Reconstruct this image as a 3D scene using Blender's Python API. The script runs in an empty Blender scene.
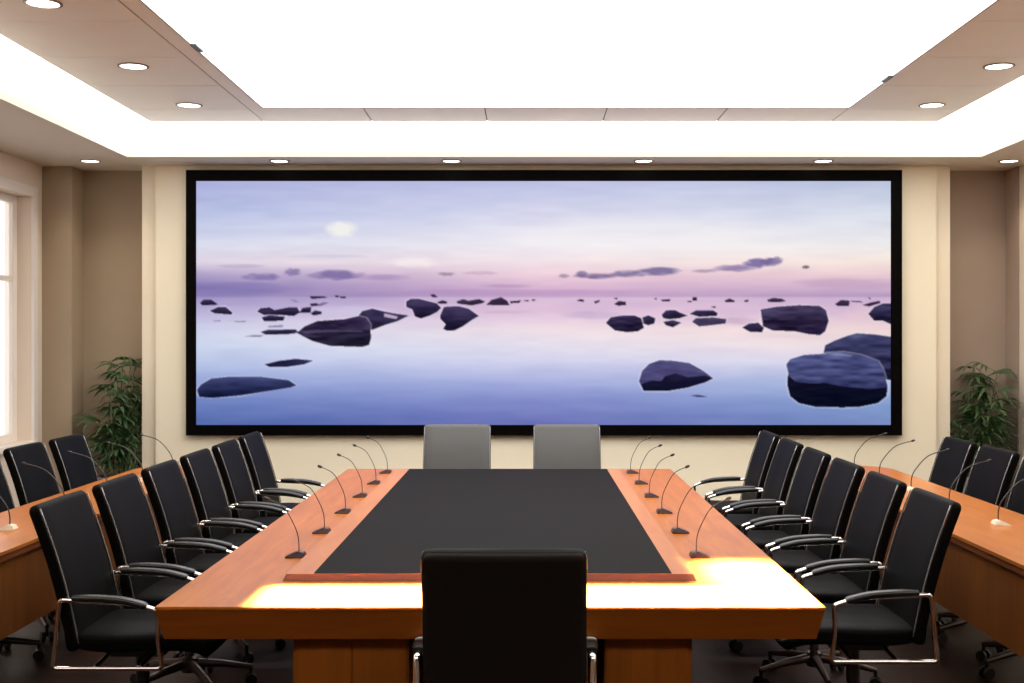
import bpy, bmesh, math, random
import numpy as np
from mathutils import Vector, Matrix

F = 1200.0; CX = 527.0; CY = 341.0; CAMZ = 1.65
scene = bpy.context.scene
C = scene.collection
PI = math.pi

def X(px, d): return (px - CX) * d / F
def Z(py, d): return CAMZ + (CY - py) * d / F

# ------------------------------------------------------------------ colours / materials
def lin(c):
    out = []
    for v in c:
        v = v / 255.0
        out.append(v / 12.92 if v <= 0.04045 else ((v + 0.055) / 1.055) ** 2.4)
    return out
def new_mat(name):
    m = bpy.data.materials.new(name); m.use_nodes = True
    return m, m.node_tree, m.node_tree.nodes['Principled BSDF']
def mat(name, rgb, rough=0.5, metal=0.0, spec=0.5, noise=0.0, nscale=8.0, bump=0.0, bscale=200.0, coat=0.0):
    m, nt, b = new_mat(name)
    b.inputs['Base Color'].default_value = (*rgb, 1)
    b.inputs['Roughness'].default_value = rough
    b.inputs['Metallic'].default_value = metal
    b.inputs['Specular IOR Level'].default_value = spec
    b.inputs['Coat Weight'].default_value = coat
    b.inputs['Coat Roughness'].default_value = 0.15
    tc = nt.nodes.new('ShaderNodeTexCoord')
    if noise > 0:
        n = nt.nodes.new('ShaderNodeTexNoise'); n.inputs['Scale'].default_value = nscale
        n.inputs['Detail'].default_value = 3
        r = nt.nodes.new('ShaderNodeValToRGB')
        r.color_ramp.elements[0].color = (*[c * (1 - noise) for c in rgb], 1)
        r.color_ramp.elements[1].color = (*[min(1, c * (1 + noise)) for c in rgb], 1)
        nt.links.new(tc.outputs['Object'], n.inputs['Vector'])
        nt.links.new(n.outputs['Fac'], r.inputs['Fac'])
        nt.links.new(r.outputs['Color'], b.inputs['Base Color'])
    if bump > 0:
        n2 = nt.nodes.new('ShaderNodeTexNoise'); n2.inputs['Scale'].default_value = bscale
        bp = nt.nodes.new('ShaderNodeBump'); bp.inputs['Strength'].default_value = bump
        bp.inputs['Distance'].default_value = 0.002
        nt.links.new(tc.outputs['Object'], n2.inputs['Vector'])
        nt.links.new(n2.outputs['Fac'], bp.inputs['Height'])
        nt.links.new(bp.outputs['Normal'], b.inputs['Normal'])
    return m
def wood(name, dark, light, scale=(14, 1.1, 14), rough=0.28, coat=0.25, planks=None):
    m, nt, b = new_mat(name)
    tc = nt.nodes.new('ShaderNodeTexCoord')
    mp = nt.nodes.new('ShaderNodeMapping'); mp.inputs['Scale'].default_value = scale
    n = nt.nodes.new('ShaderNodeTexNoise'); n.inputs['Scale'].default_value = 2.2
    n.inputs['Detail'].default_value = 8; n.inputs['Roughness'].default_value = 0.62
    n.inputs['Distortion'].default_value = 0.6
    r = nt.nodes.new('ShaderNodeValToRGB')
    r.color_ramp.elements[0].position = 0.30; r.color_ramp.elements[0].color = (*dark, 1)
    r.color_ramp.elements[1].position = 0.72; r.color_ramp.elements[1].color = (*light, 1)
    nt.links.new(tc.outputs['Object'], mp.inputs['Vector'])
    nt.links.new(mp.outputs['Vector'], n.inputs['Vector'])
    nt.links.new(n.outputs['Fac'], r.inputs['Fac'])
    col = r.outputs['Color']
    if planks:
        br = nt.nodes.new('ShaderNodeTexBrick'); br.inputs['Scale'].default_value = 1.0
        br.inputs['Brick Width'].default_value = planks[0]; br.inputs['Row Height'].default_value = planks[1]
        br.inputs['Mortar Size'].default_value = 0.003
        br.inputs['Color1'].default_value = (1, 1, 1, 1); br.inputs['Color2'].default_value = (0.72, 0.68, 0.66, 1)
        br.inputs['Mortar'].default_value = (0.2, 0.15, 0.12, 1)
        mx = nt.nodes.new('ShaderNodeMix'); mx.data_type = 'RGBA'; mx.blend_type = 'MULTIPLY'
        mx.inputs[0].default_value = 1.0
        nt.links.new(tc.outputs['Object'], br.inputs['Vector'])
        nt.links.new(col, mx.inputs[6]); nt.links.new(br.outputs['Color'], mx.inputs[7])
        col = mx.outputs[2]
    nt.links.new(col, b.inputs['Base Color'])
    b.inputs['Roughness'].default_value = rough
    b.inputs['Coat Weight'].default_value = coat
    b.inputs['Specular IOR Level'].default_value = 0.15
    b.inputs['Coat Roughness'].default_value = 0.12
    return m
def emis(name, rgb, s):
    m = bpy.data.materials.new(name); m.use_nodes = True; nt = m.node_tree
    nt.nodes.remove(nt.nodes['Principled BSDF'])
    e = nt.nodes.new('ShaderNodeEmission'); e.inputs['Color'].default_value = (*rgb, 1); e.inputs['Strength'].default_value = s
    nt.links.new(e.outputs[0], nt.nodes['Material Output'].inputs['Surface'])
    return m

LIGHTBOX = 2.6; COVE = 3.2
M = {}
M['rear'] = mat('rear_wall_cladding', (0.42, 0.35, 0.28), 0.6, noise=0.05, nscale=2)
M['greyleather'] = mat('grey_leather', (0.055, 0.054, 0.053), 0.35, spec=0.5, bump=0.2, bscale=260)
M['cream'] = mat('cream_wall_paint', (0.82, 0.72, 0.56), 0.6, noise=0.04, nscale=2)
M['panel'] = mat('cream_panel', (0.87, 0.78, 0.60), 0.5, noise=0.03, nscale=2)
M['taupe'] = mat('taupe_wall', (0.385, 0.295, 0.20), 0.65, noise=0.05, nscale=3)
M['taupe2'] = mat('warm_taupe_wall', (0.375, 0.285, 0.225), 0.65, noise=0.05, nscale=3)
M['sidewall'] = mat('pale_side_wall', (0.78, 0.66, 0.54), 0.6, noise=0.03, nscale=2)
M['soffit'] = mat('soffit_paint', (0.72, 0.64, 0.54), 0.6, noise=0.03, nscale=3)
M['tile'] = mat('ceiling_tile_face', (0.95, 0.92, 0.85), 0.5, noise=0.03, nscale=4)
M['groove'] = mat('groove_dark', (0.10, 0.085, 0.08), 0.7)
M['white'] = mat('white_paint', (0.88, 0.86, 0.82), 0.5)
M['wframe'] = mat('window_white', (0.85, 0.78, 0.72), 0.4)
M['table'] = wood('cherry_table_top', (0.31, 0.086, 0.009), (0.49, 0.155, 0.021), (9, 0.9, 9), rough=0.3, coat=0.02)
M['tableside_shaded'] = wood('cherry_side_shaded', (0.145, 0.036, 0.003), (0.20, 0.049, 0.005), (0.8, 6, 9), rough=0.4, coat=0.03)  # same cherry as the top, darkened in colour for the weaker light here
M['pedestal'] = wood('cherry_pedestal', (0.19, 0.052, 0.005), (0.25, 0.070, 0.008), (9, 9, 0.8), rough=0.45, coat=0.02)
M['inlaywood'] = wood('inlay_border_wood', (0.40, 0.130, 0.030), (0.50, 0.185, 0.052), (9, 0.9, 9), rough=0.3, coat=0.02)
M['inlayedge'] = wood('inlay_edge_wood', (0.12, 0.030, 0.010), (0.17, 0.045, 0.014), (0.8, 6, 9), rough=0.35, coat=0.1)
M['blackinlay'] = mat('black_leather_inlay', (0.0095, 0.0085, 0.0095), 0.7, spec=0.03, noise=0.15, nscale=3, bump=0.15, bscale=400)
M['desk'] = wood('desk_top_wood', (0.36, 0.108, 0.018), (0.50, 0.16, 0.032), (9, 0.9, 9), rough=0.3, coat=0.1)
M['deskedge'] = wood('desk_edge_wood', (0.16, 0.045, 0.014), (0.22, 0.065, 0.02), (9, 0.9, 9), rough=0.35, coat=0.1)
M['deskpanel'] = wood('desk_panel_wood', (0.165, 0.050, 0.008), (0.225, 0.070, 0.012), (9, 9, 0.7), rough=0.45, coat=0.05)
M['floor'] = wood('dark_floor_planks', (0.025, 0.010, 0.005), (0.050, 0.018, 0.009), (8, 0.8, 8), rough=0.45, coat=0.0, planks=(1.4, 0.14))
M['leather'] = mat('black_leather', (0.0026, 0.0025, 0.0024), 0.50, spec=0.045, bump=0.25, bscale=260)
M['leatherback'] = mat('black_back_shell', (0.010, 0.007, 0.006), 0.5, spec=0.3, bump=0.15, bscale=260)
M['armpad'] = mat('black_arm_rubber', (0.008, 0.008, 0.008), 0.3, spec=0.45)
M['piping'] = mat('grey_piping', (0.26, 0.25, 0.25), 0.25, metal=0.7)
M['chrome'] = mat('chrome', (0.86, 0.83, 0.80), 0.16, metal=1.0)
M['darkmetal'] = mat('dark_base_metal', (0.16, 0.13, 0.12), 0.3, metal=0.9)
M['caster'] = mat('black_plastic', (0.015, 0.015, 0.015), 0.4)
M['bezel'] = mat('black_screen_bezel', (0.0015, 0.001, 0.001), 0.5, spec=0.04)
M['micbase'] = mat('dark_mic_base', (0.045, 0.012, 0.010), 0.35)
M['micwhite'] = mat('ivory_mic_base', (0.80, 0.70, 0.52), 0.4)
M['micstem'] = mat('mic_stem', (0.035, 0.028, 0.025), 0.4)
M['leaf'] = mat('palm_leaf', (0.042, 0.085, 0.028), 0.5, noise=0.5, nscale=9)
M['stem'] = mat('palm_stem', (0.10, 0.12, 0.05), 0.6)
M['pot'] = mat('plant_pot_glaze', (0.25, 0.22, 0.20), 0.35)
M['soil'] = mat('potting_soil', (0.03, 0.02, 0.015), 0.9)
M['trim'] = mat('lamp_trim', (0.25, 0.18, 0.14), 0.4)
M['lightbox'] = emis('light_box_diffuser', (1.0, 0.985, 0.95), LIGHTBOX)
M['cove'] = emis('cove_diffuser', (1.0, 0.97, 0.91), COVE)
M['lens'] = emis('lamp_lens', (1.0, 0.96, 0.88), 4.0)
gm = bpy.data.materials.new('window_glass'); gm.use_nodes = True
gb = gm.node_tree.nodes['Principled BSDF']
gb.inputs['Transmission Weight'].default_value = 1.0; gb.inputs['Roughness'].default_value = 0.0
gb.inputs['IOR'].default_value = 1.45
M['glass'] = gm

# ------------------------------------------------------------------ mesh helpers
def add_box(bm, x0, x1, y0, y1, z0, z1, bev=0.0):
    t = bmesh.new()
    vs = [t.verts.new((x, y, z)) for x in (x0, x1) for y in (y0, y1) for z in (z0, z1)]
    for f in ((0,1,3,2),(4,6,7,5),(0,4,5,1),(2,3,7,6),(0,2,6,4),(1,5,7,3)):
        t.faces.new([vs[i] for i in f])
    if bev > 0: bmesh.ops.bevel(t, geom=list(t.edges), offset=bev, segments=2, affect='EDGES')
    merge(bm, t)
def merge(bm, t):
    me = bpy.data.meshes.new('tmp'); t.to_mesh(me); t.free(); bm.from_mesh(me); bpy.data.meshes.remove(me)
def frustum(bm, r0, r1, z0, z1):
    """rect r=(x0,x1,y0,y1) at z0 to rect r1 at z1"""
    a = [bm.verts.new(p) for p in ((r0[0], r0[2], z0), (r0[1], r0[2], z0), (r0[1], r0[3], z0), (r0[0], r0[3], z0))]
    b = [bm.verts.new(p) for p in ((r1[0], r1[2], z1), (r1[1], r1[2], z1), (r1[1], r1[3], z1), (r1[0], r1[3], z1))]
    bm.faces.new(a[::-1]); bm.faces.new(b)
    for i in range(4): bm.faces.new((a[i], a[(i+1) % 4], b[(i+1) % 4], b[i]))
def add_tube(bm, pts, r, n=8, closed=False, radii=None, flat=1.0):
    pts = [Vector(p) for p in pts]; rings = []
    N = len(pts); up = None
    for i, p in enumerate(pts):
        if closed: t = pts[(i+1) % N] - pts[i-1]
        else: t = pts[min(i+1, N-1)] - pts[max(i-1, 0)]
        t.normalize()
        if up is None:
            up = Vector((0, 1, 0)) if abs(t.y) < 0.9 else Vector((1, 0, 0))
        u = (up - t * up.dot(t))
        if u.length < 1e-4: u = Vector((1, 0, 0)) - t * t.x
        u.normalize(); up = u; w = t.cross(u)
        rr = radii[i] if radii else r
        rings.append([bm.verts.new(p + u * math.cos(2*PI*k/n) * rr * flat + w * math.sin(2*PI*k/n) * rr) for k in range(n)])
    rng = range(N) if closed else range(N-1)
    for i in rng:
        a, b = rings[i], rings[(i+1) % N]
        for k in range(n): bm.faces.new((a[k], a[(k+1) % n], b[(k+1) % n], b[k]))
    if not closed:
        bm.faces.new(rings[0][::-1]); bm.faces.new(rings[-1])
def smooth_path(pts, sub=4, closed=False):
    pts = [Vector(p) for p in pts]; out = []; N = len(pts)
    seg = N if closed else N-1
    for i in range(seg):
        if closed: p0, p1, p2, p3 = pts[i-1], pts[i], pts[(i+1) % N], pts[(i+2) % N]
        else: p0, p1, p2, p3 = pts[max(i-1, 0)], pts[i], pts[i+1], pts[min(i+2, N-1)]
        for k in range(sub):
            t = k / sub
            out.append(0.5 * ((2*p1) + (p2-p0)*t + (2*p0-5*p1+4*p2-p3)*t*t + (3*p1-p0-3*p2+p3)*t**3))
    if not closed: out.append(pts[-1])
    return out
def round_corners(pts, r, n=4, closed=False):
    """polyline with rounded corners"""
    pts = [Vector(p) for p in pts]; N = len(pts); out = []
    for i, p in enumerate(pts):
        if not closed and i in (0, N-1): out.append(p); continue
        a = pts[i-1] - p; b = pts[(i+1) % N] - p
        d = min(r, a.length * 0.45, b.length * 0.45)
        pa = p + a.normalized() * d; pb = p + b.normalized() * d
        for k in range(n+1):
            t = k / n; out.append(pa*(1-t)**2 + p*2*t*(1-t) + pb*t*t)
    return out
def slab_sweep(bm, stations, n=28, e=5.0):
    """stations: (centre, u axis (width), v axis (thickness), half width, half thickness); superellipse section"""
    rings = []
    for c, u, v, hw, ht in stations:
        ring = []
        for k in range(n):
            a = 2*PI*(k+0.5)/n; ca, sa = math.cos(a), math.sin(a)
            q = (abs(ca)**e + abs(sa)**e) ** (-1/e)
            ring.append(bm.verts.new(Vector(c) + Vector(u)*(q*ca*hw) + Vector(v)*(q*sa*ht)))
        rings.append(ring)
    for a, b in zip(rings, rings[1:]):
        for k in range(n): bm.faces.new((a[k], a[(k+1) % n], b[(k+1) % n], b[k]))
    bm.faces.new(rings[0][::-1]); bm.faces.new(rings[-1])
def lathe(bm, prof, n=24, c=(0, 0, 0)):
    rings = [[bm.verts.new((c[0]+r*math.cos(2*PI*k/n), c[1]+r*math.sin(2*PI*k/n), c[2]+z)) for k in range(n)] for r, z in prof]
    for a, b in zip(rings, rings[1:]):
        for k in range(n): bm.faces.new((a[k], a[(k+1) % n], b[(k+1) % n], b[k]))
    bm.faces.new(rings[0][::-1]); bm.faces.new(rings[-1])
def obj(name, bm, m, parent=None, smooth=False, angle=None):
    bmesh.ops.recalc_face_normals(bm, faces=bm.faces)
    me = bpy.data.meshes.new(name); bm.to_mesh(me); bm.free()
    for mm in (m if isinstance(m, (list, tuple)) else [m]): me.materials.append(mm)
    o = bpy.data.objects.new(name, me); C.objects.link(o)
    if parent: o.parent = parent
    if smooth:
        for p in me.polygons: p.use_smooth = True
        if angle: me.set_sharp_from_angle(angle=math.radians(angle))
    return o
def tag(o, label, cat, group=None, kind=None):
    o['label'] = label; o['category'] = cat
    if group: o['group'] = group
    if kind: o['kind'] = kind
    return o
def thing(name, label, cat, loc=(0, 0, 0), rz=0, group=None):
    o = bpy.data.objects.new(name, None); C.objects.link(o); o.location = loc; o.rotation_euler = (0, 0, rz)
    o.empty_display_size = 0.1
    return tag(o, label, cat, group)
def struct(name, bm, m):
    o = obj(name, bm, m); o['kind'] = 'structure'; return o
def copy_tree(o, parent=None):
    c = o.copy(); C.objects.link(c)
    if parent: c.parent = parent
    for ch in list(o.children): copy_tree(ch, c)
    return c
def simple(name, boxes, m, parent=None, bev=0.0):
    bm = bmesh.new()
    for b in boxes: add_box(bm, *b, bev=bev)
    return obj(name, bm, m, parent)
def sbox(name, boxes, m, bev=0.0):
    o = simple(name, boxes, m, bev=bev); o['kind'] = 'structure'; return o

# ------------------------------------------------------------------ room
XL, XR = -4.63, 4.70
H = 3.317; HR = 3.55
YB = 11.43; YREC = 11.75; YF = -2.6
sbox('floor', [(XL-0.3, XR+0.3, YF-0.3, 12.2, -0.1, 0)], M['floor'])
# back wall: projecting centre with recesses either side
xa, xb = X(142, YB), X(950, YB)
sbox('wall_back', [(xa, xb, YB, 12.0, 0, 3.9)], M['cream'])
sbox('trim_1', [(X(155, YB-0.05), X(937, YB-0.05), YB-0.05, YB, 0, H)], M['panel'], bev=0.01)
sbox('wall_recess_left', [(XL-0.25, xa, YREC, 12.0, 0, 3.9)], M['taupe'])
sbox('wall_recess_right', [(xb, XR+0.25, YREC, 12.0, 0, 3.9)], M['taupe2'])
sbox('trim_2', [(XL, X(72, YB+0.02), YB+0.02, YREC, 0, H)], M['taupe'], bev=0.006)
sbox('trim_3', [(X(1019, YB), XR, YB+0.02, YREC, 0, H)], M['taupe2'], bev=0.006)
# left wall with window opening
wy0, wy1, wz0, wz1 = 8.1, 11.20, 0.72, 3.0
sbox('wall_left', [(XL-0.25, XL, YF, wy0, 0, 3.9), (XL-0.25, XL, wy1, YREC, 0, 3.9),
                   (XL-0.25, XL, wy0, wy1, 0, wz0), (XL-0.25, XL, wy0, wy1, wz1, 3.9)], M['sidewall'])
sbox('wall_right', [(XR, XR+0.25, YF, YREC, 0, 3.9)], M['sidewall'])
sbox('wall_rear', [(XL-0.25, XR+0.25, YF-0.25, YF, 0, 3.9)], M['rear'])
# window
win = thing('window_1', 'white window', 'window'); win['kind'] = 'structure'
del win['label']; del win['category']
bm = bmesh.new()
fx0, fx1 = XL-0.20, XL-0.13
add_box(bm, fx0, fx1, wy0, wy0+0.07, wz0, wz1); add_box(bm, fx0, fx1, wy1-0.09, wy1, wz0, wz1)
add_box(bm, fx0+.002, fx1-.002, wy0+.07, wy1-.09, wz0, wz0+0.07); add_box(bm, fx0+.002, fx1-.002, wy0+.07, wy1-.09, wz1-0.07, wz1)
add_box(bm, fx0+.001, fx1-.003, 9.15, 9.21, wz0+.07, wz1-.07); add_box(bm, fx0+.001, fx1-.003, 10.15, 10.21, wz0+.07, wz1-.07)
add_box(bm, fx0+.012, fx1-.012, wy0+.07, wy1-.09, 2.20, 2.25)
obj('window_frame', bm, M['wframe'], win)
simple('window_pane', [(XL-0.168, XL-0.162, wy0+0.02, wy1-0.02, wz0+0.02, wz1-0.02)], M['glass'], win)
bm = bmesh.new()
for b in ((XL, XL+0.03, wy0-0.10, wy0, wz0-0.08, wz1+0.09), (XL, XL+0.03, wy1, wy1+0.09, wz0-0.08, wz1+0.09),
          (XL, XL+0.03, wy0, wy1, wz1, wz1+0.09), (XL, XL+0.06, wy0, wy1, wz0-0.06, wz0)):
    add_box(bm, *b, bev=0.005)
obj('window_casing', bm, M['wframe'], win)

# ceiling: soffit ring, cove cavity, floating tile panel
lx0, lx1, ly1, ly0 = -3.62, 4.11, 10.86, 1.6
bm = bmesh.new()
LZ = H + 0.06
for b in ((XL, XR, ly1, YREC, H, LZ), (XL, XR, YF, ly0, H, LZ), (XL, lx0, ly0, ly1, H, LZ), (lx1, XR, ly0, ly1, H, LZ)):
    add_box(bm, *b)
struct('ceiling', bm, M['soffit'])
sbox('ceiling_cavity', [(XL-0.25, XR+0.25, YF-0.25, 12.0, 3.9, 4.0)], M['white'])
# white linings of the cove cavity
sbox('trim_4', [(XL, XR, YB-0.02, YB, LZ, 3.9), (XL, XL+0.02, YF, YB, LZ, 3.9), (XR-0.02, XR, YF, YB, LZ, 3.9),
                (XL, XR, ly1+0.02, YB, LZ, LZ+0.01), (XL, lx0-0.02, ly0, ly1, LZ, LZ+0.01), (lx1+0.02, XR, ly0, ly1, LZ, LZ+0.01)], M['white'])
px0, px1, py0, py1 = -3.27, 3.56, 2.4, 10.40
bx0, bx1, by0, by1 = -2.16, 2.63, 5.4, 9.785
bm = bmesh.new()
g = 0.005
def tile(x0, x1, y0, y1): add_box(bm, x0+g, x1-g, y0+g, y1-g, HR, HR+0.03, bev=0.002)
js = [py1, 9.83, 8.93, 8.03, 7.125, 6.22, 5.4, 4.4, 3.4, py0]
for a, b in zip(js, js[1:]):
    tile(px0, -2.28, b, a); tile(bx1, px1, b, a)
tile(-2.28, bx0, by0, 9.785)
bxs = [-2.28, -1.34, -0.345, 0.656, 1.64, bx1]
for a, b in zip(bxs, bxs[1:]):
    tile(a, b, by1, py1)
    for c, d in ((py0, 3.4), (3.4, 4.4), (4.4, by0)): tile(a, b, c, d)
struct('ceiling_tiles', bm, M['tile'])
sbox('ceiling_tile_backing', [(px0+0.01, bx0-0.001, py0, py1-0.004, HR+0.008, HR+0.05), (bx1+0.001, px1-0.01, py0, py1-0.004, HR+0.008, HR+0.05),
      (bx0-0.001, bx1+0.001, by1+0.001, py1-0.004, HR+0.008, HR+0.05), (bx0-0.001, bx1+0.001, py0, by0-0.001, HR+0.008, HR+0.05)], M['groove'])
# light box
lb = thing('ceiling_light_box', 'large glowing rectangular white light box in the middle of the ceiling', 'ceiling light', ((bx0+bx1)/2, (by0+by1)/2, HR))
hx, hy = (bx1-bx0)/2, (by1-by0)/2
simple('diffuser', [(-hx+0.006, hx-0.006, -hy+0.006, hy-0.006, 0.006, 0.02)], M['lightbox'], lb)
bm = bmesh.new()
for b in ((-hx, hx, -hy, -hy+0.006, 0, 0.05), (-hx, hx, hy-0.006, hy, 0, 0.05), (-hx, -hx+0.006, -hy, hy, 0, 0.05), (hx-0.006, hx, -hy, hy, 0, 0.05)): add_box(bm, *b)
obj('edge_trim', bm, M['trim'], lb)
for (x, y) in ((-hx+0.02, Z(0, 0)*0 + (1200*1.9/293) - (by0+by1)/2), (hx-0.02, (1200*1.9/262) - (by0+by1)/2)):
    simple('clip', [(x-0.02, x+0.02, y-0.09, y+0.09, -0.006, 0.006)], M['caster'], lb)
# cove light
cv = thing('cove_light', 'bright white glowing cove light ringing the ceiling panel', 'cove light', (0, 0, 3.66))
bm = bmesh.new()
i0, i1, j0, j1 = px0+0.05, px1-0.05, py0+0.05, py1-0.05
for b in ((XL+0.05, i0, ly0-0.6, YB-0.06, 0, 0.02), (i1, XR-0.05, ly0-0.6, YB-0.06, 0, 0.02), (i0, i1, j1, YB-0.06, 0, 0.02), (i0, i1, ly0-0.6, j0, 0, 0.02)):
    add_box(bm, *b)
obj('diffuser', bm, M['cove'], cv)

# downlights
def downlight_parts(root, r):
    bm = bmesh.new()
    n = 28
    prof = [(r, 0.002), (r, -0.006), (r*0.86, -0.008), (r*0.82, 0.0), (r*0.82, 0.02)]
    rings = [[bm.verts.new((q*math.cos(2*PI*k/n), q*math.sin(2*PI*k/n), z)) for k in range(n)] for q, z in prof]
    for a, b in zip(rings, rings[1:]):
        for k in range(n): bm.faces.new((a[k], a[(k+1) % n], b[(k+1) % n], b[k]))
    obj('trim_ring', bm, M['trim'], root, smooth=True, angle=40)
    bm = bmesh.new(); lathe(bm, [(r*0.84, -0.003), (r*0.84, 0.004)], n)
    obj('lens', bm, M['lens'], root)
def spot(root, e, ang=110):
    l = bpy.data.lights.new('downlight_lamp', 'SPOT'); l.energy = e; l.spot_size = math.radians(ang); l.spot_blend = 0.8
    l.color = (1.0, 0.86, 0.66); l.shadow_soft_size = 0.06
    lo = bpy.data.objects.new('downlight_lamp', l); C.objects.link(lo); lo.parent = root; lo.location = (0, 0, -0.03)
dl = None
ordn = ['nearest', 'second', 'third']
spots = []
for k, (y, w) in enumerate(zip((6.745, 8.29, 9.66), ('nearest the camera, cut by the picture edge', 'middle one', 'farthest, beside the cove'))):
    spots.append((-2.72, y, HR, 'round recessed downlight in the left ceiling tiles, ' + w, 'downlights in the ceiling tiles', 8))
for y, w in zip((8.29, 9.66), ('nearer one', 'farther one, next to the cove')):
    spots.append((3.26, y, HR, 'round recessed downlight in the right ceiling tiles, ' + w, 'downlights in the ceiling tiles', 8))
names = ['leftmost, above the left plant recess', 'above the left end of the screen', 'just left of the middle of the screen',
         'just right of the middle of the screen', 'above the right part of the screen', 'rightmost, above the right plant recess']
for x, w in zip((-4.04, -2.29, -0.70, 1.08, 2.74, 4.46), names):
    spots.append((x, 11.10, H, 'small recessed downlight in the lower ceiling border, ' + w, 'downlights in the border over the screen wall', 9))
protos = {}
for (x, y, z, lab, grp, e) in spots:
    if z not in protos:
        r = thing('downlight', lab, 'downlight', (x, y, z), 0, grp); downlight_parts(r, 0.105 if z == HR else 0.093); spot(r, e)
        protos[z] = r
    else:
        r = copy_tree(protos[z]); r.location = (x, y, z); r['label'] = lab; r['group'] = grp

# ------------------------------------------------------------------ video wall screen
def build_screen():
    d = YB - 0.05 - 0.07
    x0, x1, z0, z1 = X(196, d), X(891, d), Z(425, d), Z(181, d)
    ox0, ox1, oz0, oz1 = X(186, d), X(902, d), Z(435.5, d), Z(170, d)
    root = thing('video_screen', 'huge wide wall screen showing dark rocks in a calm lilac sea', 'screen', ((ox0+ox1)/2, YB-0.05, oz0))
    cx, cz = root.location.x, root.location.z
    bm = bmesh.new()
    y0, y1 = -0.075, 0.0
    for b in ((ox0-cx, x0-cx, y0, y1, 0, oz1-cz), (x1-cx, ox1-cx, y0, y1, 0, oz1-cz), (x0-cx, x1-cx, y0, y1, 0, z0-cz), (x0-cx, x1-cx, y0, y1, z1-cz, oz1-cz)):
        add_box(bm, *b)
    obj('bezel', bm, M['bezel'], root)
    # ---- picture
    W, Hh = 900, 316
    px = 196 + (np.arange(W) + 0.5) / W * 695.0
    py = 181 + (np.arange(Hh) + 0.5) / Hh * 244.0
    PX, PY = np.meshgrid(px, py)
    ys = [181, 215, 245, 262, 275, 288, 296, 298, 312, 330, 345, 362, 385, 405, 425]
    L = [(168,174,226),(186,196,236),(216,218,240),(226,212,230),(176,160,206),(140,126,190),(146,134,192),(160,148,204),(188,178,222),(206,210,240),(202,214,242),(184,198,238),(146,166,224),(106,130,202),(78,104,180)]
    Mi = [(192,196,236),(218,218,242),(242,236,244),(248,228,234),(240,204,220),(220,178,212),(200,160,204),(222,188,218),(228,192,222),(244,224,232),(234,226,242),(210,210,242),(160,170,228),(124,134,208),(104,112,192)]
    R = [(188,198,228),(216,222,238),(240,236,238),(250,230,220),(240,204,212),(210,176,208),(184,152,196),(208,176,212),(222,188,216),(242,214,214),(240,218,222),(220,216,238),(168,188,230),(126,156,214),(118,142,202)]
    A = [np.array(q, float) for q in (L, Mi, R)]
    cols = [np.stack([np.interp(PY[:, 0], ys, a[:, c]) for c in range(3)], -1) for a in A]
    t = (PX - 196) / 695.0
    wl = np.clip(1 - t*2, 0, 1)[..., None]; wr = np.clip(t*2 - 1, 0, 1)[..., None]; wm = 1 - wl - wr
    img = cols[0][:, None, :]*wl + cols[1][:, None, :]*wm + cols[2][:, None, :]*wr
    rng = np.random.RandomState(4)
    def vnoise(sx, sy, seed):
        rs = np.random.RandomState(seed); g2 = rs.rand(64, 128)
        u = (PX/sx) % 127; v = (PY/sy) % 63
        iu, iv = u.astype(int), v.astype(int); fu, fv = u-iu, v-iv
        fu = fu*fu*(3-2*fu); fv = fv*fv*(3-2*fv)
        return (g2[iv, iu]*(1-fu)+g2[iv, iu+1]*fu)*(1-fv) + (g2[iv+1, iu]*(1-fu)+g2[iv+1, iu+1]*fu)*fv
    n1 = vnoise(60, 8, 1)*0.6 + vnoise(23, 3.5, 2)*0.4 - 0.5
    img += n1[..., None]*np.array([16, 14, 8])
    def blend(mask, col):
        nonlocal img
        img = img*(1-mask[..., None]) + np.array(col, float)*mask[..., None]
    def ell(cx, cy, rx, ry, p=2.0, wob=0.0, seed=9):
        q = ((PX-cx)/rx)**2 + ((PY-cy)/ry)**2
        if wob: q = q + (vnoise(rx*0.35, max(ry*0.5, 1.2), seed)-0.5)*wob
        return np.clip(1.25 - q, 0, 1)**(p*0.5)
    blend(ell(342, 229, 17, 8, 2, .6)*0.8, (250, 248, 238))
    blend(ell(413, 262, 26, 6, 3, .6)*0.7, (252, 240, 240))
    blend(ell(640, 235, 160, 22, 4)*0.35, (252, 246, 244))
    for (ex, ey, rx, ry, a, col) in (
        (262,277,20,4,.75,(120,106,170)),(292,272,9,4,.7,(122,104,166)),(336,275,26,5,.8,(118,98,164)),(240,266,24,2.2,.45,(170,160,196)),
        (380,277,30,3.5,.55,(160,128,186)),(330,256,40,2,.3,(190,190,216)),(446,274,9,2,.7,(150,126,158)),(480,273,18,2,.5,(196,158,190)),(505,286,26,2.2,.5,(176,136,180)),
        (564,276,6,2.2,.7,(150,130,160)),(597,276,22,3.0,.9,(122,104,152)),(628,274,18,3.6,.9,(126,112,160)),(658,271,22,4.4,.95,(128,112,162)),(582,274,6,3.5,.8,(122,104,152)),
        (705,271,14,2,.6,(150,130,168)),(735,268,22,3.5,.85,(140,118,170)),(757,263,13,5,.95,(128,110,172)),(770,262,11,4.5,.95,(122,104,160)),(778,260,5,4,.8,(140,122,170)),
        (806,267,4,1.8,.9,(110,96,110)),(855,284,60,6,.45,(190,150,190)),(230,289,60,8,.4,(120,108,180)),(500,292,140,3,.3,(176,130,190)),
        (590,315,30,4,.5,(190,166,208)),(505,312,30,2,.4,(196,160,190)),(350,311,40,6,.5,(208,204,234)),(240,321,16,1.2,.6,(190,192,214)),(738,321,18,4,.35,(178,140,184)),(868,316,22,12,.3,(240,206,208))):
        blend(ell(ex, ey, rx, ry, 2, .7, int(ex) % 50)*a, col)
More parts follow.
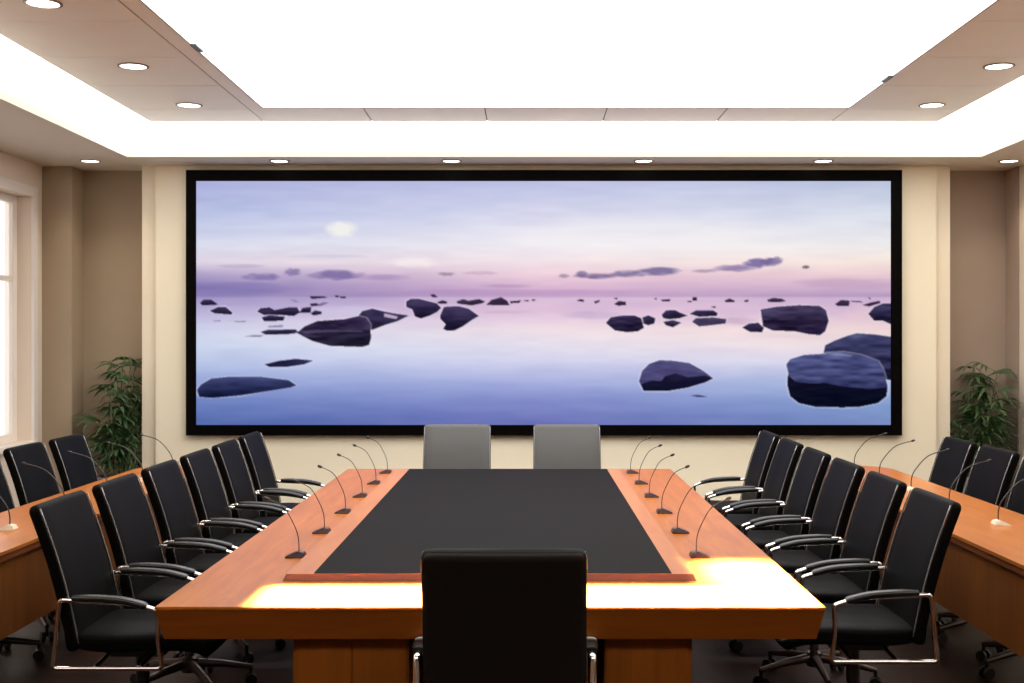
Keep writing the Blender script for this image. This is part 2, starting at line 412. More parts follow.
    def poly(pts, o=None, s=5.689):
        P = np.array(pts, float)
        if o: P = np.array(o, float) + P/s
        acc = np.zeros(PX.shape)
        sub = 2; dx = 695/W/sub; dy = 244/Hh/sub
        x0_, x1_, y0_, y1_ = P[:,0].min()-2, P[:,0].max()+2, P[:,1].min()-2, P[:,1].max()+2
        ii = np.where((py >= y0_) & (py <= y1_))[0]; jj = np.where((px >= x0_) & (px <= x1_))[0]
        if len(ii) == 0 or len(jj) == 0: return acc, P
        s1, s2 = slice(ii[0], ii[-1]+1), slice(jj[0], jj[-1]+1)
        for a in range(sub):
            for b in range(sub):
                qx = PX[s1, s2] + (a-0.5)*dx; qy = PY[s1, s2] + (b-0.5)*dy
                ins = np.zeros(qx.shape, bool)
                for k in range(len(P)):
                    xa_, ya_ = P[k]; xb_, yb_ = P[(k+1) % len(P)]
                    if ya_ == yb_: continue
                    c = ((ya_ > qy) != (yb_ > qy)) & (qx < (xb_-xa_)*(qy-ya_)/(yb_-ya_)+xa_)
                    ins ^= c
                acc[s1, s2] += ins/(sub*sub)
        return acc, P
    def rock(pts, o=None, top=(66,54,98), bot=(24,18,44), s=5.689, tex=18, halo=True):
        m, P = poly(pts, o, s)
        y0_, y1_ = P[:,1].min(), P[:,1].max()
        if halo and y1_-y0_ > 6:
            cx_, cy_ = P.mean(0); G = (P-[cx_, cy_])
            ln = np.linalg.norm(G, axis=1, keepdims=True); mh, _ = poly((P + G/np.maximum(ln, 1)*1.6).tolist())
            blend(mh*0.35, (236, 232, 244))
        v = np.clip((PY-y0_)/max(1, y1_-y0_), 0, 1)[..., None]
        col = np.array(top, float)*(1-v) + np.array(bot, float)*v
        n = (vnoise(9, 2.2, int(P[0,0]) % 97)-0.5)*0.7 + (vnoise(22, 3.5, int(P[0,1]) % 97)-0.5)
        col = np.clip(col + n[..., None]*tex*np.array([1, 1, 1.25]), 0, 255)
        nonlocal img
        img = img*(1-m[..., None]) + col*m[..., None]
    a_ = (190, 280); b_ = (370, 240); c_ = (550, 240); d_ = (720, 240); e_ = (720, 310); f_ = (600, 320)
    far = dict(top=(70,50,84), bot=(44,30,60), tex=14, halo=False)
    gray = dict(top=(150,146,176), bot=(140,136,170), tex=10, halo=False)
    rock([(300,322),(360,312),(420,314),(400,324)], a_, **gray)
    rock([(440,262),(530,255),(525,270),(445,270)], a_, **gray)
    rock([(130,230),(175,228),(170,236),(135,236)], a_, **gray)
    rock([(250,235),(320,232),(310,240),(260,240)], a_, **gray)
    rock([(565,108),(600,112),(620,128),(590,124)], a_, **gray)
    rock([(680,92),(760,92),(785,100),(690,108)], a_, **far)
    rock([(680,135),(720,130),(740,145),(690,150)], a_, **far)
    rock([(720,140),(760,125),(790,130),(745,148)], a_, top=(130,110,150), bot=(120,100,146), halo=False)
    rock([(820,90),(840,86),(850,96),(830,98)], a_, **far); rock([(850,92),(890,95),(880,105),(855,102)], a_, **far)
    rock([(55,130),(75,112),(120,112),(160,140),(70,145)], a_)
    rock([(110,175),(160,152),(200,152),(240,185),(235,197),(140,190)], a_)
    rock([(380,180),(400,160),(450,155),(480,170),(560,155),(610,155),(625,185),(590,205),(500,198),(420,200)], a_)
    rock([(405,212),(450,200),(540,208),(530,232),(420,235)], a_)
    rock([(620,185),(640,158),(690,152),(685,185)], a_)
    rock([(685,190),(710,172),(750,180),(745,195),(700,202)], a_)
    rock([(400,295),(440,283),(600,280),(620,300),(560,308),(430,312)], a_)
    rock([(358,316),(362,311),(372,308.5),(382,311),(392,313),(409,315.5),(398,321),(385,325),(372,330),(360,325)], None)
    m, _ = poly([(384,313.2),(398,316.6),(396,319),(384,316.8)]); blend(m*0.9, (206, 180, 214))
    rock([(296.5,333),(304,326.5),(317,321),(345,319),(358,316),(366,318),(370,324),(371,338),(369,345),(362,347),(330,346),(312,341)], None, top=(64,50,92), bot=(28,24,44), tex=34)
    m, _ = poly([(300,331),(330,329.5),(360,330.5),(364,332),(330,332),(305,333.5)]); blend(m*0.6, (96, 84, 126))
    rock([(420,480),(500,460),(600,448),(700,458),(650,480),(550,495),(450,495)], a_, top=(48,44,92), bot=(30,28,70))
    rock([(38,625),(60,595),(120,560),(220,550),(400,550),(560,570),(605,600),(570,612),(430,635),(280,658),(120,672),(50,665)], a_, top=(66,74,128), bot=(14,20,58), tex=16)
    rock([(205,350),(230,335),(280,335),(380,360),(405,385),(380,410),(340,430),(290,447),(255,435),(240,395),(205,380)], b_)
    rock([(398,430),(420,380),(500,375),(560,390),(620,432),(580,455),(530,490),(480,515),(440,517),(415,505),(430,480),(400,450)], b_)
    for q in ([(380,355),(410,342),(440,350),(435,362),(390,362)], [(490,350),(530,335),(560,345),(620,335),(655,350),(640,360),(580,372),(500,362)],
              [(660,370),(690,340),(745,325),(780,345),(795,372)], [(795,348),(860,343),(850,358),(800,360)], [(870,345),(905,340),(900,350)], [(920,335),(945,340),(925,348)], [(340,310),(365,308),(385,325),(355,325)]):
        rock(q, b_, **far)
    for q in ([(365,365),(390,347),(430,350),(435,370),(390,374)], [(150,345),(175,335),(195,342),(190,352)], [(250,350),(285,340),(280,352),(258,362)],
              [(630,340),(685,335),(683,350),(640,350)], [(810,325),(838,325),(838,345),(810,345)], [(782,348),(808,345),(805,355),(785,354)], [(995,343),(1024,335),(1030,350),(1000,355)],
              [(360,330),(385,328),(380,340)], [(590,332),(608,330),(606,340)], [(915,380),(945,376),(940,388)]):
        rock(q, c_, **far)
    rock([(525,440),(560,428),(600,445),(595,475),(560,485),(530,475)], c_)
    rock([(318,472),(345,440),(400,430),(480,428),(520,445),(535,500),(500,520),(440,525),(370,515)], c_, tex=36)
    rock([(635,425),(660,400),(710,397),(735,410),(785,430),(740,445),(680,452),(645,445)], c_)
    rock([(645,465),(700,455),(750,470),(700,497),(660,485)], c_)
    rock([(795,420),(830,400),(930,400),(955,415),(950,432),(850,437)], c_)
    rock([(808,465),(830,445),(930,440),(1005,450),(1000,475),(920,485),(850,492)], c_, top=(84,74,112), bot=(48,40,74))
    for q in ([(28,345),(55,332),(85,345),(80,355),(35,355)], [(270,340),(300,330),(350,332),(378,348),(330,355),(275,352)], [(138,345),(160,338),(166,350),(142,352)],
              [(655,365),(690,340),(740,345),(735,375),(670,375)], [(740,345),(800,348),(815,356),(760,352)], [(810,370),(860,355),(910,345),(915,360),(850,378)], [(845,325),(860,330),(856,340)]):
        rock(q, d_, **far)
    rock([(127,498),(165,475),(220,470),(252,500),(240,525),(170,522)], d_)
    rock([(232,395),(330,378),(450,370),(570,375),(605,400),(620,460),(600,520),(570,542),(500,535),(430,520),(300,515),(245,490)], d_, top=(76,66,106), bot=(34,24,56), tex=34)
    rock([(245,455),(580,455),(590,480),(430,488),(250,480)], d_, top=(34,22,52), bot=(38,28,60), halo=False)
    rock([(845,420),(880,380),(930,360),(975,360),(975,480),(930,460),(880,460)], d_, top=(60,56,100), bot=(28,22,50), tex=30)
    rock([(590,245),(600,200),(650,175),(730,145),(780,132),(880,138),(975,152),(975,400),(940,395),(900,330),(800,260)], e_, top=(74,76,124), bot=(18,18,50), tex=30)
    rock([(378,310),(400,280),(480,255),(590,248),(700,240),(800,255),(900,290),(930,340),(955,430),(950,490),(900,530),(800,550),(700,555),(540,550),(450,530),(400,490),(383,420),(390,360)], e_, top=(78,84,140), bot=(44,48,96), tex=40)
    rock([(388,370),(430,408),(520,418),(600,415),(700,435),(850,450),(955,440),(950,490),(900,530),(800,550),(700,555),(540,550),(450,530),(400,490),(383,420)], e_, top=(14,14,38), bot=(8,12,34), tex=8, halo=False)
    m, _ = poly([(600,248),(690,246),(760,258),(740,266),(650,258)], e_); blend(m*0.6, (140, 144, 190))
    rock([(222,350),(240,290),(280,250),(340,228),(420,232),(510,245),(590,290),(645,332),(600,355),(500,385),(380,405),(250,405),(235,375)], f_, top=(84,80,134), bot=(66,60,112), tex=22)
    rock([(232,365),(290,345),(350,347),(370,320),(430,303),(500,325),(600,315),(645,332),(600,355),(500,385),(380,405),(250,405)], f_, top=(30,28,62), bot=(12,14,42), tex=10, halo=False)
    rock([(515,430),(560,425),(615,437),(560,440)], f_, top=(70,70,130), bot=(60,64,120), halo=False)
    gry = img @ np.array([.3, .55, .15]); img = img*0.86 + gry[..., None]*0.14
    img = np.clip(img, 0, 255)/255.0
    linv = np.where(img <= 0.04045, img/12.92, ((img+0.055)/1.055)**2.4)
    # ---- surface: one quad per picture cell
    me = bpy.data.meshes.new('picture')
    xs = np.linspace(x0-cx, x1-cx, W+1); zs = np.linspace(z1-cz, z0-cz, Hh+1)
    XX, ZZ = np.meshgrid(xs, zs)
    co = np.stack([XX, np.full_like(XX, -0.06), ZZ], -1).reshape(-1, 3).astype(np.float32)
    i, j = np.meshgrid(np.arange(Hh), np.arange(W), indexing='ij')
    v0 = (i*(W+1)+j).ravel(); quads = np.stack([v0, v0+W+1, v0+W+2, v0+1], -1).astype(np.int32)
    nf = len(quads)
    me.vertices.add(len(co)); me.vertices.foreach_set('co', co.ravel())
    me.loops.add(nf*4); me.loops.foreach_set('vertex_index', quads.ravel())
    me.polygons.add(nf); me.polygons.foreach_set('loop_start', np.arange(0, nf*4, 4, dtype=np.int32))
    me.update(calc_edges=True)
    # vertex colours: average of neighbouring cells
    pad = np.pad(linv, ((1,1),(1,1),(0,0)), mode='edge')
    vc = (pad[:-1,:-1]+pad[1:,:-1]+pad[:-1,1:]+pad[1:,1:])/4
    rgba = np.concatenate([vc, np.ones(vc.shape[:2]+(1,))], -1).astype(np.float32)
    at = me.color_attributes.new('picture_colour', 'FLOAT_COLOR', 'POINT')
    at.data.foreach_set('color', rgba.ravel())
    m = bpy.data.materials.new('lit_screen_picture'); m.use_nodes = True; nt = m.node_tree
    nt.nodes.remove(nt.nodes['Principled BSDF'])
    e = nt.nodes.new('ShaderNodeEmission'); ca = nt.nodes.new('ShaderNodeVertexColor'); ca.layer_name = 'picture_colour'
    nt.links.new(ca.outputs['Color'], e.inputs['Color']); nt.links.new(e.outputs[0], nt.nodes['Material Output'].inputs['Surface'])
    e.inputs['Strength'].default_value = 0.575
    me.materials.append(m)
    o = bpy.data.objects.new('picture', me); C.objects.link(o); o.parent = root
build_screen()

# ------------------------------------------------------------------ conference table
TX0, TX1, TY0, TY1 = -1.262, 1.012, 4.06, 8.44
tcx, tcy = (TX0+TX1)/2, (TY0+TY1)/2
tb = thing('conference_table', 'long glossy cherry wood conference table with black centre', 'table', (tcx, tcy, 0))
hw, hl = (TX1-TX0)/2, (TY1-TY0)/2
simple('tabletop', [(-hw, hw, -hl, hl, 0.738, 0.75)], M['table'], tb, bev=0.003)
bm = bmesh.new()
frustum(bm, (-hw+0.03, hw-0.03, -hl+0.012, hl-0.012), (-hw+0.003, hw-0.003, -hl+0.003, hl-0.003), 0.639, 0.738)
obj('apron', bm, M['tableside_shaded'], tb)
pdx0, pdx1 = -0.80-tcx, 0.565-tcx
ka, kb = -0.405-tcx, 0.265-tcx      # knee space between the two end cabinets
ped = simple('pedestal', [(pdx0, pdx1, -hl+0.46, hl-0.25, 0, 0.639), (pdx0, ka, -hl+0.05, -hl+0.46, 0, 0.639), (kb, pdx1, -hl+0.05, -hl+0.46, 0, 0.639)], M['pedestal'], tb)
for a, b in ((pdx0+0.012, pdx0+0.200), (pdx0+0.204, ka-0.006), (kb+0.006, pdx1-0.012)):
    simple('pedestal_panel', [(a, b, -hl+0.043, -hl+0.05, 0.06, 0.632)], M['pedestal'], tb, bev=0.002)
bm = bmesh.new()
sx0, sx1 = -0.905-tcx, 0.625-tcx; sy0, sy1 = 4.51-tcy, 8.22-tcy
frustum(bm, (sx0-0.012, sx1+0.012, sy0-0.014, sy1+0.01), (sx0, sx1, sy0, sy1), 0.750, 0.7745)
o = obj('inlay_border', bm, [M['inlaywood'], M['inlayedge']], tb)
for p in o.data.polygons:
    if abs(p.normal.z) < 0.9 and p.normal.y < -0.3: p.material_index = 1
simple('leather_inlay', [(-0.803-tcx, 0.545-tcx, sy0+0.008, sy1-0.02, 0.7745, 0.7765)], M['blackinlay'], tb)

# ------------------------------------------------------------------ office chair
def make_chair(name, label, group):
    t = thing(name, label, 'chair', (0, 0, 0), 0, group)
    # backrest : centre line from seat to top, leaning back (local +x is forward)
    ctrl = smooth_path([(-0.200, 0, 0.42), (-0.220, 0, 0.52), (-0.252, 0, 0.66), (-0.303, 0, 0.83), (-0.364, 0, 0.996)], 5)
    st = []
    W_, T_ = 0.264, 0.028; r = 0.028
    L_ = [0]
    for a, b in zip(ctrl, ctrl[1:]): L_.append(L_[-1]+(b-a).length)
    tot = L_[-1]
    def at(s):
        for k in range(len(ctrl)-1):
            if s <= L_[k+1]+1e-9:
                q = (s-L_[k])/(L_[k+1]-L_[k]); p = ctrl[k].lerp(ctrl[k+1], q); tt = (ctrl[k+1]-ctrl[k]).normalized(); return p, tt
        return ctrl[-1], (ctrl[-1]-ctrl[-2]).normalized()
    ss = [r*(1-math.cos(a*PI/12)) for a in range(0, 7)] + [tot*k/14 for k in range(1, 14)] + [tot - r*(1-math.cos(a*PI/12)) for a in range(6, -1, -1)]
    for s in sorted(set(ss)):
        p, tt = at(s); e = min(s, tot-s)
        sh = r*(1-math.sqrt(max(0, 1-(1-e/r)**2))) if e < r else 0
        v = Vector((tt.z, 0, -tt.x))
        w = W_ - sh - 0.004*(s/tot)
        st.append((p, Vector((0, 1, 0)), v, w, max(0.006, T_ - sh*0.62)))
    bm = bmesh.new(); slab_sweep(bm, st, n=36, e=7)
    # slight dish of the back panel
    for v in bm.verts:
        v.co.x += 0.10*(v.co.y**2) * (1 if v.co.z > 0.5 else 0.5)
    for f in bm.faces: f.material_index = 0
    br = obj('backrest', bm, [M['leather'], M['leatherback']], t, smooth=True, angle=50)
    for p in br.data.polygons:
        if p.normal.x < -0.6: p.material_index = 1
    for s in (-1, 1):
        bm = bmesh.new(); pts = []
        for k in range(15):
            sl = 0.03 + (tot-0.05)*k/14; p, tt = at(sl); v = Vector((tt.z, 0, -tt.x))
            y = s*(W_-0.010)
            pts.append(p + v*(T_-0.002) + Vector((0.10*y*y, y, 0)))
        add_tube(bm, pts, 0.0034, 6)
        obj('piping', bm, M['piping'], br, smooth=True)
    # seat
    bm = bmesh.new(); st = []
    path = smooth_path([(-0.23, 0, 0.455), (-0.05, 0, 0.447), (0.12, 0, 0.452), (0.24, 0, 0.452), (0.315, 0, 0.435), (0.345, 0, 0.405)], 4)
    for k, p in enumerate(path):
        tt = (path[min(k+1, len(path)-1)] - path[max(k-1, 0)]).normalized()
        q = k/(len(path)-1); e = min(q, 1-q)*8
        sh = 0.02*(1-min(1, e))
        st.append((p, Vector((0, 1, 0)), Vector((-tt.z, 0, tt.x)), 0.25-sh, 0.044-sh*0.8))
    slab_sweep(bm, st, n=32, e=5)
    obj('seat', bm, M['leather'], t, smooth=True, angle=60)
    for s in (-1, 1):
        y = s*0.284
        top = [(-0.205, y, 0.628), (-0.10, y, 0.628), (0.02, y, 0.620), (0.12, y, 0.604), (0.165, y, 0.586)]
        loop = round_corners([(-0.262, y, 0.362), (0.165, y, 0.362), (0.150, y, 0.47), (0.152, y, 0.589), (0.09, y, 0.608), (0.0, y, 0.621), (-0.236, y, 0.632)], 0.016, 3, closed=True)
        bm = bmesh.new(); add_tube(bm, loop, 0.010, 8, closed=True, flat=1.2)
        add_tube(bm, [(-0.10, y, 0.365), (-0.10, s*0.05, 0.38)], 0.010, 8); add_tube(bm, [(0.08, y, 0.365), (0.08, s*0.05, 0.38)], 0.010, 8)
        obj('arm_frame', bm, M['chrome'], t, smooth=True, angle=60)
        bm = bmesh.new(); st = []
        path = smooth_path([(-0.185, y, 0.640), (-0.09, y, 0.638), (0.01, y, 0.630), (0.08, y, 0.614), (0.105, y, 0.606)], 3)
        for k, p in enumerate(path):
            tt = (path[min(k+1, len(path)-1)] - path[max(k-1, 0)]).normalized(); e = min(1, min(k, len(path)-1-k)/2)
            st.append((p, Vector((0, 1, 0)), Vector((-tt.z, 0, tt.x)), 0.018+0.006*e, 0.010+0.004*e))
        slab_sweep(bm, st, n=16, e=3)
        obj('armrest', bm, M['armpad'], t, smooth=True, angle=60)
    bm = bmesh.new(); add_box(bm, -0.13, 0.12, -0.09, 0.09, 0.355, 0.405, bev=0.012)
    lathe(bm, [(0.028, 0.20), (0.028, 0.36)], 14); 
    obj('gas_column', bm, M['caster'], t, smooth=True, angle=40)
    bm = bmesh.new(); add_tube(bm, round_corners([(0.05, -0.08, 0.375), (0.05, -0.20, 0.37), (0.05, -0.235, 0.345)], 0.02), 0.006, 6)
    obj('height_lever', bm, M['chrome'], t, smooth=True)
    bm = bmesh.new(); lathe(bm, [(0.036, 0.085), (0.040, 0.10), (0.040, 0.15), (0.022, 0.16), (0.022, 0.30)], 16)
    for k in range(5):
        a = 2*PI*k/5 + 0.3
        c, s = math.cos(a), math.sin(a)
        add_tube(bm, [(0.02*c, 0.02*s, 0.125), (0.15*c, 0.15*s, 0.112), (0.29*c, 0.29*s, 0.085)], 0.02, 8, radii=[0.024, 0.019, 0.013])
    obj('star_base', bm, M['darkmetal'], t, smooth=True, angle=50)
    for k in range(5):
        a = 2*PI*k/5 + 0.3; c, s = math.cos(a), math.sin(a)
        bm = bmesh.new(); cx_, cy_ = 0.285*c, 0.285*s
        for off in (-0.014, 0.014):
            p0 = Vector((cx_ - s*off*1.5, cy_ + c*off*1.5, 0.028)); ax = Vector((-s, c, 0))
            add_tube(bm, [p0-ax*0.009, p0+ax*0.009], 0.028, 14)
        add_tube(bm, [(cx_, cy_, 0.03), (cx_, cy_, 0.088)], 0.009, 8)
        obj('caster', bm, M['caster'], t, smooth=True, angle=40)
    return t
chair0 = None
def place(x, y, rz, label, group):
    global chair0
    if chair0 is None:
        chair0 = make_chair('office_chair', label, group); c = chair0
    else: c = copy_tree(chair0)
    c.location = (x, y, 0); c.rotation_euler = (0, 0, rz); c['label'] = label; c['group'] = group
    return c
place(X(504, 3.75), 4.105, PI/2, 'black office armchair seen from behind at the near end of the table', 'chairs at the conference table')
place(X(457, 9.3), 9.02, -PI/2, 'grey-backed chair at the far end of the table, left of the pair', 'chairs at the conference table')
place(X(567, 9.3), 9.02, -PI/2, 'grey-backed chair at the far end of the table, right of the pair', 'chairs at the conference table')
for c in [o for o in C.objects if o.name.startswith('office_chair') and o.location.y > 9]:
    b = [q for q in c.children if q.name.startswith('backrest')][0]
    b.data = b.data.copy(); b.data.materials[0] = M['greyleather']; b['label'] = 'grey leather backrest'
pos = ['nearest the camera', 'second from the camera', 'third from the camera', 'fourth from the camera', 'fifth from the camera', 'farthest away']
for k in range(6):
    place(-1.60, 5.0+0.685*k, 0, 'black leather armchair along the left side of the big table, ' + pos[k], 'chairs at the conference table')
for k in range(6):
    place(1.385, 5.10+0.69*k, PI, 'black leather armchair along the right side of the big table, ' + pos[k], 'chairs at the conference table')
pos2 = ['farthest, by the plant', 'second from the plant', 'third from the plant, cut by the picture edge', 'fourth from the plant, only its base showing', 'fifth from the plant, only its base showing']
for k in range(5):
    place(-2.80, 8.20-0.69*k, 0, 'black armchair behind the left side desk, ' + pos2[k], 'chairs behind the side desks')
for k in range(5):
    place(2.52, 7.95-0.665*k, PI, 'black armchair behind the right side desk, ' + pos2[k], 'chairs behind the side desks')

# ------------------------------------------------------------------ side desks
def desk(xin, xout, label):
    s = 1 if xout > xin else -1
    y0, y1 = 1.2, 8.72
    w = abs(xout-xin)
    t = thing('side_desk', label, 'desk', ((xin+xout)/2, (y0+y1)/2, 0))
    cx, cy = t.location.x, t.location.y
    def top(z0, z1, name, m, inset):
        bm = bmesh.new(); pts = []
        a, b = xin + s*inset, xout - s*inset; r = 0.32
        pts = [(a, y0+inset), (b, y0+inset)]
        for k in range(9):
            q = k/8*PI/2; pts.append((b - s*r*(1-math.cos(q)), y1-inset-r+r*math.sin(q)))
        pts.append((a + s*0.03, y1-inset)); pts.append((a, y1-inset-0.03))
        lo = [bm.verts.new((p[0]-cx, p[1]-cy, z0)) for p in pts]; hi = [bm.verts.new((p[0]-cx, p[1]-cy, z1)) for p in pts]
        bm.faces.new(lo); bm.faces.new(hi); n = len(pts)
        for i in range(n): bm.faces.new((lo[i], lo[(i+1) % n], hi[(i+1) % n], hi[i]))
        return obj(name, bm, m, t)
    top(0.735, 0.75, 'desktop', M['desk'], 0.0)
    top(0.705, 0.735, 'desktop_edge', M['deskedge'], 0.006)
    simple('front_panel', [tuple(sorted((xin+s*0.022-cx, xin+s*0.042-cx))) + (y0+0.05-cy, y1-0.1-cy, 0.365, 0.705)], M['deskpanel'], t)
    for y in (y0+0.25, (y0+y1)/2-1.9, (y0+y1)/2+3.4):
        a, b = sorted((xin+s*0.14-cx, xin+s*0.17-cx))
        simple('support_leg', [(a, b, y-cy-0.03, y-cy+0.03, 0, 0.705)], M['chrome'] if 0 else M['deskpanel'], t, bev=0.003)
    return t
desk(-2.237, -2.76, 'long wooden side desk running along the left wall')
desk(1.99, 2.57, 'long wooden side desk running along the right wall')

# ------------------------------------------------------------------ microphones
def make_mic(label, group, h, out, white):
    t = thing('gooseneck_microphone', label, 'microphone', (0, 0, 0), 0, group)
    bm = bmesh.new()
    # wedge base, local +x is outward
    pr = [(-0.030, 0.0), (0.048, 0.0), (0.048, 0.006), (0.0, 0.026), (-0.026, 0.022), (-0.032, 0.006)]
    w0, w1 = 0.030, 0.022
    L1 = [bm.verts.new((x, -(w1 if z > 0.01 else w0), z)) for x, z in pr]; L2 = [bm.verts.new((x, (w1 if z > 0.01 else w0), z)) for x, z in pr]
    bm.faces.new(L1); bm.faces.new(L2[::-1]); n = len(pr)
    for i in range(n): bm.faces.new((L1[i], L1[(i+1) % n], L2[(i+1) % n], L2[i]))
    obj('base', bm, M['micwhite'] if white else M['micbase'], t)
    bm = bmesh.new()
    path = smooth_path([(-0.005, 0, 0.015), (-0.002, 0, 0.08), (out*0.12, 0, h*0.55), (out*0.45, 0, h*0.85), (out*0.95, 0, h*0.99)], 5)
    rr = 0.0032 if white else 0.0022
    add_tube(bm, path, rr, 7)
    obj('gooseneck', bm, M['micstem'], t, smooth=True)
    bm = bmesh.new(); p = path[-1]; d = (path[-1]-path[-2]).normalized()
    add_tube(bm, [p-d*0.012, p-d*0.008, p, p+d*0.010, p+d*0.014], 0.007, 10, radii=[0.003, 0.0065, 0.0075, 0.0065, 0.003])
    obj('capsule', bm, M['caster'], t, smooth=True)
    return t
p0 = None
ord6 = ['nearest the camera', 'second from the camera', 'third from the camera', 'fourth from the camera', 'fifth from the camera', 'farthest from the camera']
yy = [5.0, 5.63, 6.28, 6.92, 7.55, 8.17]
for side, x, rz in (('left', -0.955, PI), ('right', 0.71, 0)):
    for k in range(6):
        lab = 'slim gooseneck microphone on the %s edge of the big table, %s' % (side, ord6[k])
        if p0 is None: p0 = make_mic(lab, '', 0.245, 0.135, False); m = p0
        else: m = copy_tree(p0)
        m.location = (x, yy[k], 0.75); m.rotation_euler = (0, 0, rz); m['label'] = lab; m['group'] = 'microphones on the conference table'
p1 = None
for side, x, rz, ys_ in (('left', -2.47, PI, (5.72, 6.4, 7.05, 7.7, 8.35)), ('right', 2.31, 0, (5.87, 6.55, 7.2, 7.85, 8.45))):
    for k, y in enumerate(ys_):
        lab = 'gooseneck microphone with pale base on the %s side desk, %s' % (side, ord6[k] if k < 4 else ord6[5])
        if p1 is None: p1 = make_mic(lab, '', 0.25, 0.225, True); m = p1
        else: m = copy_tree(p1)
        m.location = (x, y, 0.75); m.rotation_euler = (0, 0, rz); m['label'] = lab; m['group'] = 'microphones on the side desks'

# ------------------------------------------------------------------ potted palms
def palm(x, y, seed, label, zs_, spread):
    t = thing('potted_palm', label, 'plant', (x, y, 0), 0)
    rnd = random.Random(seed)
    bm = bmesh.new(); lathe(bm, [(0.12, 0.0), (0.15, 0.02), (0.19, 0.34), (0.20, 0.36), (0.185, 0.37), (0.18, 0.34), (0.17, 0.335)], 24)
    obj('pot', bm, M['pot'], t, smooth=True, angle=40)
    bm = bmesh.new(); lathe(bm, [(0.172, 0.325), (0.172, 0.342)], 20); obj('soil', bm, M['soil'], t)
    sb = bmesh.new(); lb_ = bmesh.new()
    def fan(c, d, size):
        d = d.normalized(); side = d.cross(Vector((0, 0, 1)))
        if side.length < 0.1: side = Vector((1, 0, 0))
        side.normalize(); nrm = side.cross(d).normalized()
        n = rnd.randint(6, 9)
        for i in range(n):
            a = (i/(n-1)-0.5)*math.radians(190) + rnd.uniform(-.08, .08)
            ld = (d*math.cos(a) + side*math.sin(a)).normalized()
            L = size*(1-0.28*abs(a)/1.65)*rnd.uniform(.85, 1.1); w = rnd.uniform(0.012, 0.019)
            wd = nrm.cross(ld).normalized(); prev = None
            for k in range(5):
                q = k/4; p = c + ld*(L*q) + nrm*(0.02*math.sin(q*PI)) - Vector((0, 0, 1))*(L*0.42*q*q)
                ww = w*(0.35, 1.0, 1.0, 0.7, 0.05)[k]
                cur = (lb_.verts.new(p - wd*ww + nrm*0.003), lb_.verts.new(p), lb_.verts.new(p + wd*ww + nrm*0.003))
                if prev:
                    lb_.faces.new((prev[0], prev[1], cur[1], cur[0])); lb_.faces.new((prev[1], prev[2], cur[2], cur[1]))
                prev = cur
    for s in range(7):
        a = rnd.uniform(0, 2*PI); r0 = rnd.uniform(0.02, 0.10)
        base = Vector((r0*math.cos(a), r0*math.sin(a), 0.33)); top = zs_[s % len(zs_)]*rnd.uniform(.93, 1.0)
        lean = Vector((math.cos(a)*0.10, math.sin(a)*0.08, 0))
        pts = [base + lean*(q*q) + Vector((0, 0, (top-0.33)*q)) for q in [k/6 for k in range(7)]]
        add_tube(sb, pts, 0.009, 6, radii=[0.011-0.001*k for k in range(7)])
        nf = 12
        for k in range(nf):
            q = 0.22 + 0.78*k/(nf-1)
            p = base + lean*(q*q) + Vector((0, 0, (top-0.33)*q))
            b = rnd.uniform(0, 2*PI)
            d = Vector((math.cos(b), math.sin(b)*0.7, rnd.uniform(0.1, 0.8)))
            pl = rnd.uniform(0.05, 0.14)*spread
            e = p + d.normalized()*pl
            add_tube(sb, [p, e], 0.003, 4); fan(e, d, rnd.uniform(0.19, 0.30)*spread)
    # keep clear of the walls
    for v in list(lb_.verts) + list(sb.verts):
        lo, hi = (XL+0.04, xa-0.02) if x < 0 else (xb+0.02, XR-0.06)
        v.co.x = min(max(v.co.x, lo-x), hi-x)
        if v.co.y + y > YREC-0.02: v.co.y = YREC-0.02-y
    obj('stem', sb, M['stem'], t, smooth=True); obj('foliage', lb_, M['leaf'], t)
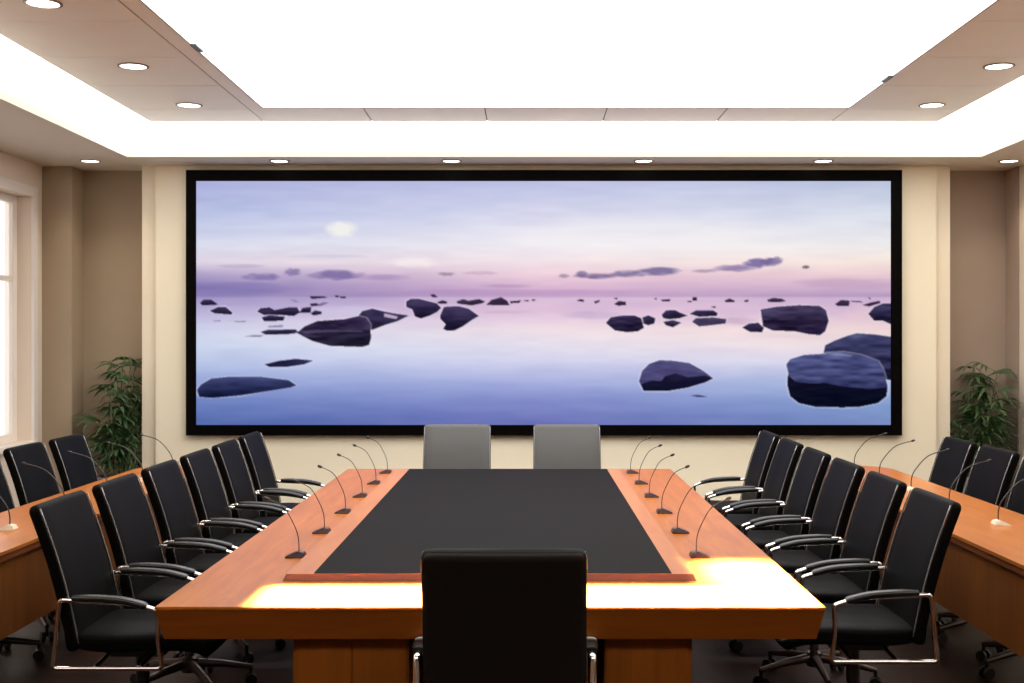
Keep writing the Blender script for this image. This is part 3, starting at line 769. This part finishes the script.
palm(-3.90, 11.40, 3, 'bushy green potted palm in the left wall recess', (1.50, 1.32, 1.52, 1.05, 0.85, 1.42, 0.7), 1.0)
palm(4.28, 11.42, 8, 'leafy green potted palm in the right wall recess', (1.46, 1.2, 1.42, 1.0, 0.85, 1.3, 0.7), 0.95)

# ------------------------------------------------------------------ lamps added out of view to whiten the near end of the table
def added_lamp(x0, x1, y0, y1, e, label, spread=3):
    t = thing('added_slot_lamp', label, 'ceiling light', ((x0+x1)/2, (y0+y1)/2, HR))
    a, b = (x1-x0)/2, (y1-y0)/2
    simple('housing', [(-a-0.008, a+0.008, -b-0.008, b+0.008, -0.012, 0.0)], M['white'], t)
    simple('lens', [(-a, a, -b, b, -0.016, -0.012)], M['lens'], t)
    l = bpy.data.lights.new('added_lamp_beam', 'AREA'); l.shape = 'RECTANGLE'; l.size = x1-x0; l.size_y = y1-y0
    l.energy = e; l.spread = math.radians(spread); l.color = (1.0, 0.93, 0.80)
    lo = bpy.data.objects.new('added_lamp_beam', l); C.objects.link(lo); lo.parent = t; lo.location = (0, 0, -0.02)
added_lamp(-0.92, 0.99, 4.07, 4.40, 230, 'added slot lamp, out of view above the near end of the table')
added_lamp(0.75, 0.99, 4.42, 4.86, 40, 'short added slot lamp, out of view above the near right table corner', 7)

# ------------------------------------------------------------------ world, camera
w = bpy.data.worlds.new('World'); scene.world = w; w.use_nodes = True
w.node_tree.nodes['Background'].inputs['Color'].default_value = (1.0, 0.93, 0.88, 1)
w.node_tree.nodes['Background'].inputs['Strength'].default_value = 1.6
cam = bpy.data.cameras.new('Camera'); co = bpy.data.objects.new('Camera', cam); C.objects.link(co)
co.location = (0, 0, CAMZ); co.rotation_euler = (PI/2, 0, 0)
cam.sensor_width = 36; cam.lens = 36*F/1024; cam.shift_x = -(CX-512)/1024; cam.shift_y = -(341.5-CY)/1024
cam.clip_start = 0.05; cam.clip_end = 100
scene.camera = co
vs = scene.view_settings
scene.display_settings.display_device = 'sRGB'
vs.view_transform = 'Standard'; vs.look = 'None'; vs.gamma = 1; vs.exposure = 0.78; vs.use_curve_mapping = False
